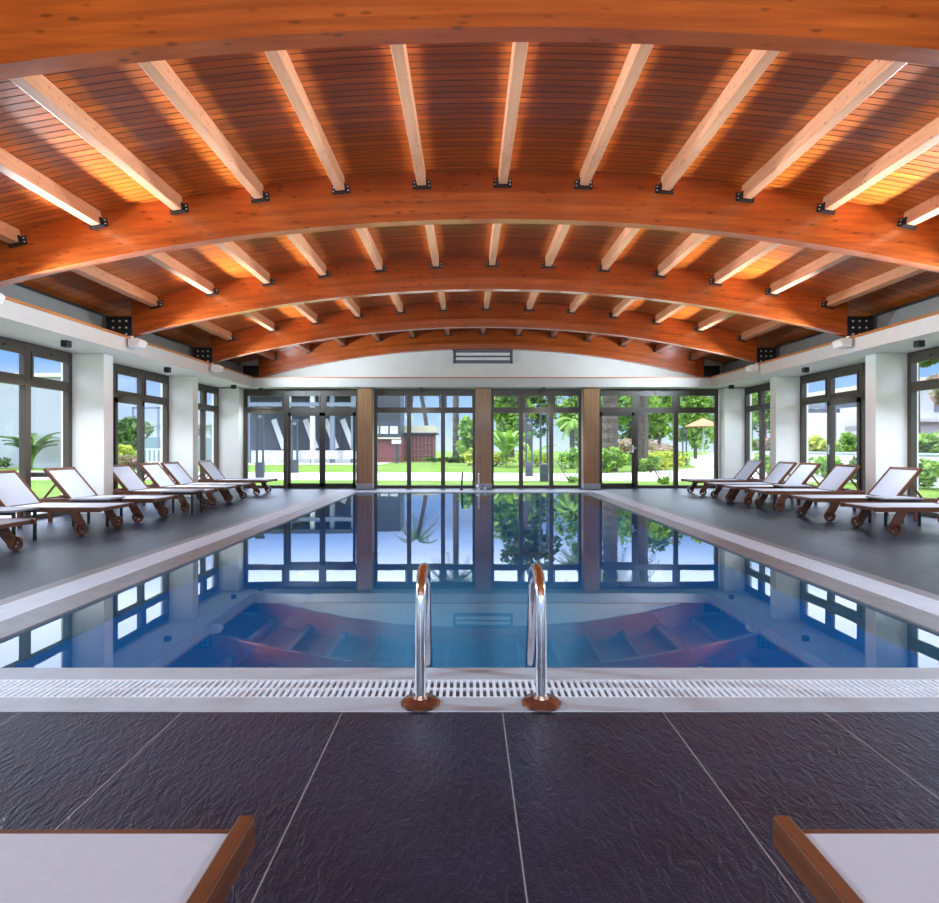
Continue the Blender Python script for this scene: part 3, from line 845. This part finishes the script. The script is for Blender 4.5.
e = empty('low_hedge', (-.7, 46, G)); tag(e, 'low dark hedge line behind the lawn of the second far window', 'hedge')
a = leaves(900, (2.6,.35,.22), .2, (0,0,.25), 30); a.build('foliage', M['leafdark'], e, recalc=False)
# third window
broadleaf(2.3, 36, 2.9, 'clump of broad green leaves behind the third far window', 30, M['leaf'], .13)
tree(3.6, 50, 7.5, (2.2,1.6,3.0), M['leaf'], 'tall leafy tree behind the third far window', n=1500, size=.38, tr=.3)
e = tree(3.9, 40, 7.2, (2.4,1.6,1.7), M['leafdark'], 'tree with a dark leaning trunk behind the two garden lamps', n=1000, size=.34, tr=.42, lean=(-.4,0))
palm(6.6, 38, 2.9, .17, 'small palm with a short trunk behind the third far window', 20, 1.5, mat=M['leaf'])
palm(8.6, 46, 7.6, .22, 'slim tall palm rising at the right of the third far window', 22, 2.4)
shrub(5.9, 34, (1.1,.8,.55), M['leaf'], 'rounded green shrub at the foot of the small palm', 700, .18)
shrub(1.7, 38, (1.5,.7,.45), M['leaflight'], 'wide yellow green shrub left behind the third far window', 900, .18)
shrub(4.4, 38, (1.3,.7,.45), M['leaflight'], 'yellow green shrub behind the two garden lamps', 800, .18)
broadleaf(2.9, 27.5, 1.9, 'slender strap leaved plant between the two garden lamps', 12, M['leaf'], .10)
for (px, py, lb) in ((570, 483, 'small staked young plant near the glass of the third far window'), (663, 484, 'small staked young plant in the grass strip behind the right door')):
    x, y = gp(px, py); e = empty('young_plant', (x, y, G)); tag(e, lb, 'plant', 'staked young plants')
    a = MB(); a.tube([(0,0,0),(-.45,0,.75)], .018, 5); a.tube([(.1,0,.05),(.25,0,.42)], .015, 5); a.tube([(.1,0,.1),(-.3,.1,.6)], .01, 5); a.build('stakes', M['bark'], e)
    leaves(60, (.25,.2,.14), .13, (0,0,.14), 5).build('foliage', M['leaf'], e, recalc=False)
# fourth window
palm(7.1, 30, 6.2, .38, 'stout dark palm trunk behind the glass door on the right', 26, 2.7)
palm(8.85, 30.4, 11.5, .27, 'grey ringed palm trunk behind the pane right of the glass door', 26, 2.8)
shrub(6.6, 28.6, (1.2,.8,.6), M['leaf'], 'green bush in front of the stout palm', 800, .17)
shrub(8.7, 28.6, (.6,.4,.4), M['leaf'], 'small green bush between the two right hand palms', 500, .15)
shrub(9.9, 31.5, (1.3,.8,.38), M['leaflight'], 'yellow green flowering bed beside the curving path', 1100, .15)
shrub(12.4, 38, (1.9,1.2,.5), M['leaflight'], 'yellow green bed at the bend of the curving path', 1100, .17)
shrub(11.6, 41, (3.2,1.0,.85), M['grassplume'], 'pinkish ornamental grass behind the yellow flower bed', 1600, .16, elong=5)
TR = [(10.8, 50, 8.5, (3.3,2,3.8), 'leaf', 'broad green tree behind the two right hand palms'),
      (17.0, 56.5, 9.0, (3.6,2,4.0), 'leafdark', 'dark green tree behind the curving path'),
      (23.5, 62, 9.0, (3.4,2,4.0), 'leaf', 'green tree at the far end of the curving path'),
      (6.0, 62, 9.0, (3.0,2,3.8), 'leafdark', 'dark tree far behind the glass door on the right'),
      (14.0, 44, 5.6, (1.6,1.2,1.8), 'leaf', 'smaller green tree left of the curving path')]
for (x, y, h, cr, mm, lb) in TR: tree(x, y, h, cr, M[mm], lb, n=2000, size=.42, tr=.2)
tree(19.5, 46, 4.2, (1.2,1.2,1.5), M['leaf'], 'slender young tree right of the curving path', n=700, size=.28)
e = empty('terrace_parasol', (19.2, 49, G)); tag(e, 'open reddish parasol beside the far end of the curving path', 'parasol')
MB().tube([(0,0,0),(0,0,3.3)], .07, 8).build('pole', M['extwhite'], e)
MB().lathe([(1.5,2.9),(.8,3.25),(.05,3.55)], (0,0,0), 10).build('canopy', M['terracotta'], e)

# --- left side
e = empty('annex_building', (-31.5, 40, G)); tag(e, 'white rendered annex wall, greyed for shade, seen through the nearest left window', 'building')
MB().box(-9, 8.0, -5, -1.2, 0, 5.3).build('wall', plain('shade greyed white render', (.36,.38,.41), .8, var=.04), e)  # white wall, its shade carried by the greyed base colour
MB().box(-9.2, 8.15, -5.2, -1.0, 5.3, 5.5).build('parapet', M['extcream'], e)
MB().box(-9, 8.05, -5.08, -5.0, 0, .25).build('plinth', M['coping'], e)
broadleaf(-24.3, 33.4, 2.5, 'banana plant growing in front of the pale annex wall', 26, M['leafdark'], .2)
shrub(-26.5, 33.8, (1.0,.6,.35), M['leafdark'], 'low dark shrub at the base of the annex wall', 400, .15)
tree(-21.4, 38, 3.2, (1.5,1.2,1.4), M['leafdark'], 'dark tiered tree seen through the middle left window', n=600, size=.3)
shrub(-20.6, 35.4, (1.2,.7,.65), M['leaflight'], 'flowering yellow shrub below the dark tiered tree', 800, .18)
shrub(-18.9, 34.0, (1.0,.6,.45), M['leafpink'], 'pink flowering shrub right of the yellow one on the left', 600, .16)
e = empty('garden_pergola', (-25, 48, G)); tag(e, 'teal glazed pool house with a metal frame beyond the middle left window', 'building')
MB().box(-1.6, 3.0, 0, 4, 0, 2.0).build('wall', plain('teal panel', (.16,.26,.28), .5), e)
a = MB()
for x in (-1.6, .4, 3.0): a.box(x-.06, x+.06, -.4, -.28, 0, 4.4)
a.box(-1.6, 3.0, -.4, -.28, 4.25, 4.4); a.build('metal_frame', M['extgrey'], e)
e = empty('garden_wall', (-22.3, 43, G)); tag(e, 'white openwork balustrade in front of the teal pool house', 'balustrade')
a = MB(); a.box(-3, 2.6, 0, .12, 1.0, 1.12); a.box(-3, 2.6, 0, .12, 0, .18)
for k in range(18): a.box(-3+k*.32, -2.88+k*.32, 0, .12, .18, 1.0)
a.build('railing', M['extwhite'], e)
e = empty('hotel_building', (-30, 72, G)); tag(e, 'pale terraced building far off beyond the farthest left window', 'building')
MB().box(-8, 8, 0, 8, 0, 1.9).build('ground_floor', M['extwhite'], e)
MB().box(-8, 8, 1, 8, 1.9, 3.9).build('upper_floor', M['extwhite'], e)
for z in (1.85, 3.85): MB().box(-8.2, 8.2, -.2, 8, z, z+.22).build('balcony_slab', M['coping'], e)
for k in range(8):
    for z in (.6, 2.5): MB().box(-7.3+k*2, -6.1+k*2, -.03 if z < 1 else .95, .05 if z < 1 else 1.02, z, z+.95).build('window', M['extgrey'], e)
for k in range(3):
    shrub(-29+k*3.2, 60-k*2, (1.3,.9,.6), M['leafdark'] if k % 2 else M['leaf'], ['dark shrub before the pale terraced building, left one', 'green shrub before the pale terraced building, middle one', 'dark shrub before the pale terraced building, right one'][k], 500, .2)
x, y = gp(214.5, 471); e = empty('red_post', (x, y, G)); tag(e, 'red hooked post standing behind the farthest left window', 'post')
MB().tube([(.25,0,0),(.2,0,.5),(.1,0,.62),(-.15,0,.66),(-.2,0,.62)], .06, 8).build('pipe', M['red'], e, smooth=True)

# --- right side
e = empty('retaining_wall', (14.0, 24, G)); tag(e, 'low white retaining wall beyond the right windows', 'wall')
MB().box(0, .25, -14, 11, 0, .97).build('wall', M['extwhite'], e)
MB().box(-.04, .30, -14, 11, .97, 1.03).build('coping', M['coping'], e)
t = MB(); t.box(14.25, 40, 8, 35, G, .75); struct(t.build('garden_terrace_bed', M['soil']))
Zt = .75
HR = ['leaf', 'leaflight', 'leaf', 'leafpink', 'leaf', 'leaflight', 'leaf', 'leafpink', 'leaf', 'leaf']
for k, mm in enumerate(HR):
    shrub(14.98, 15.6+2.0*k, (.5,.86,.42), M[mm], f'terrace shrub just behind the low white wall on the right, {ORD[k]} from the camera', 800, .15, z=Zt)
for k in range(6):
    shrub(13.1, 15.4+2.15*k, (.55,.86,.5), M['leafdark'] if k % 2 == 0 else M['leaf'], f'shrub at the foot of the low white wall on the right, {ORD[k]} from the camera', 700, .13)
e = empty('white_house', (22.6, 34.5, Zt)); tag(e, 'white house beyond the nearest right window', 'building')
MB().box(-3, 9, -8, 1.5, -.87, 3.2).build('wall', M['extwhite'], e)
MB().box(-3.3, 9.2, -8.3, 1.8, 3.2, 3.4).build('roof', M['extcream'], e)
for k in range(4): MB().box(-2+k*2.0, -1+k*2.0, -8.06, -7.98, 1.9, 2.7).build('window', M['extgrey'], e)
MB().box(-3.2, 9, -8.4, -8.0, 1.45, 1.6).build('ledge', M['extwhite'], e)
e = empty('garden_pergola', (17.3, 28.5, Zt)); tag(e, 'dark timber pergola on the terrace beyond the middle right window', 'pergola')
for (x, y) in ((-1.3,-2.2),(1.3,-2.2),(-1.3,2.2),(1.3,2.2)): MB().box(x-.09, x+.09, y-.09, y+.09, 0, 2.1).build('post', M['extgrey'], e)
for y in (-2.2, 2.2): MB().box(-1.7, 1.7, y-.07, y+.07, 2.1, 2.3).build('beam', M['extgrey'], e)
for k in range(6): MB().box(-1.7+.64*k, -1.6+.64*k, -2.6, 2.6, 2.3, 2.42).build('rafter', M['extgrey'], e)
tree(16.9, 22.6, 4.9, (1.5,1.3,.8), M['leaf'], 'leafy tree in front of the white house', n=1400, size=.26, z=Zt)
tree(18.4, 39, 6.2, (1.8,1.6,2.2), M['leafdark'], 'dark tree behind the timber pergola', n=1400, size=.28)
tree(16.6, 33.6, 4.0, (1.1,1.1,1.2), M['leaf'], 'round tree beyond the farthest right window', n=1200, size=.24, z=Zt)
tree(23.0, 46.5, 6.8, (2.0,1.8,2.4), M['leaf'], 'tall green tree at the end of the right terrace', n=1400, size=.3)
tree(19.9, 23.9, 3.6, (1.3,1.1,1.1), M['leafpink'], 'blossoming tree between the white house and the pergola', n=1200, size=.24, z=Zt)

# ------------------------------------------------------------------ light
W = bpy.data.worlds.new('sky'); S.world = W; W.use_nodes = True
nt = W.node_tree; bg = nt.nodes['Background']
tc = nt.nodes.new('ShaderNodeTexCoord'); sx = nt.nodes.new('ShaderNodeSeparateXYZ'); L(nt, tc.outputs['Generated'], sx.inputs[0])
r = ramp(nt, sx.outputs[2], [(0, (.66,.80,1.0)), (.05, (.42,.62,1.0)), (.13, (.22,.44,1.0)), (.22, (.85,.95,1.15)), (.6, (.9,.98,1.15))])
n = N(nt, 'ShaderNodeTexNoise', Scale=3.0, Detail=6); mp = nt.nodes.new('ShaderNodeMapping'); mp.inputs['Scale'].default_value = (1,1,4)
L(nt, tc.outputs['Generated'], mp.inputs[0]); L(nt, mp.outputs[0], n.inputs['Vector'])
cr = ramp(nt, n.outputs[0], [(.52, (0,0,0)), (.75, (.6,.6,.6))])
c = mixc(nt, cr.outputs[0], r.outputs[0], (1.0,1.0,1.02))
L(nt, c, bg.inputs[0])
st = ramp(nt, sx.outputs[2], [(0, (.9,.9,.9)), (.13, (.9,.9,.9)), (.24, (1,1,1)), (1, (1,1,1))])
ms = math_(nt, 'MULTIPLY', st.outputs[0], 1.0)
mr = N(nt, 'ShaderNodeMapRange'); L(nt, sx.outputs[2], mr.inputs[0]); mr.inputs[1].default_value = .125; mr.inputs[2].default_value = .21; mr.inputs[3].default_value = .95; mr.inputs[4].default_value = 3.2
L(nt, mr.outputs[0], bg.inputs[1])

sun = bpy.data.lights.new('sun', 'SUN'); sun.energy = 3.2; sun.angle = math.radians(.6); sun.color = (1,.96,.88)
so = bpy.data.objects.new('sun', sun); COL.objects.link(so)
dirv = Vector((.70, .08, -1.0))      # light travels to the right and away from the camera
so.rotation_euler = dirv.to_track_quat('-Z', 'Y').to_euler()

# the floodlights on the cornice, aimed up into the timber roof
def lamp(loc, d, watts, sx_, sy_, spread, color=(.74,.88,1.0)):
    l = bpy.data.lights.new('lamp_and_fill_beam', 'AREA'); l.energy = watts; l.shape = 'RECTANGLE'; l.size = sx_; l.size_y = sy_
    l.color = color; l.spread = math.radians(spread)
    o = bpy.data.objects.new('lamp_and_fill_beam', l); COL.objects.link(o)
    o.location = loc; o.rotation_euler = Vector(d).to_track_quat('-Z', 'Y').to_euler()
for b in (1, 2, 3):
    for s in (-1, 1):
        if b < 3: lamp((X0+s*(FH-.23), BY[b]-.10, COR-.02), (-s*.92, -.30, .26), 110, .22, .12, 66)
        else: lamp((X0+s*(FH-.23), BY[b]-.10, COR-.02), (-s*.92, -.30, .26), 80, .22, .12, 66); lamp((X0+s*(FH-.30), BY[b]+.22, COR-.03), (-s*.66, .72, .10), 27, .22, .12, 90)  # extra forward pair has no fixture, added to brighten the end wall
# added unseen pair at the nearest arch, turned down to brighten the near deck
for s in (-1, 1):
    floodlight(X0+s*(FH-.028), BY[0]-.10, (1 if s > 0 else -1), f'added unseen white floodlight on the {"left" if s < 0 else "right"} cornice at the foot of the nearest arch')
    lamp((X0+s*(FH-.25), BY[0]-.14, COR-.04), (-s*.85, -.30, -.30), 72, .22, .12, 110)
# the black cubes under the soffit shine down
for o in [q for q in S.objects if q.name.startswith('cube_downlight')]:
    lamp((o.location.x, o.location.y, SOF-.108), (0, 0, -1), 28 if o.location.y < 14 else 9, .07, .07, 115, (.76,.88,1))
# added unseen fill lamps behind the camera, spaced so mullions hide their reflections
for x in (-3.91, -1.865, .54, 2.83, 4.65):
    a = MB(); a.box(-.12, .12, -.2, 0, -.12, .0)
    e = empty('floodlight', (x+X0, YB+.2, SOF+.3)); tag(e, 'added fill light housing on the wall behind the camera', 'lamp', 'added fill lights behind the camera')
    a.build('housing', M['whiteplastic'], e, bevel=.008)
    lamp((x+X0, YB+.24, SOF+.24), (0, .97, .20), 46, .24, .12, 140)

# ------------------------------------------------------------------ camera
cd = bpy.data.cameras.new('camera'); co = bpy.data.objects.new('camera', cd); COL.objects.link(co)
cd.sensor_width = 36; cd.lens = 600*36/939; cd.clip_start = .02; cd.clip_end = 400
cd.shift_x = 1.5/939; cd.shift_y = -4.5/939
co.location = (0, 0, 1.1); co.rotation_euler = (PI/2, 0, 0)
S.camera = co
S.view_settings.view_transform = 'Standard'; S.view_settings.look = 'None'
S.view_settings.gamma = 1; S.view_settings.use_curve_mapping = False
S.view_settings.exposure = .4
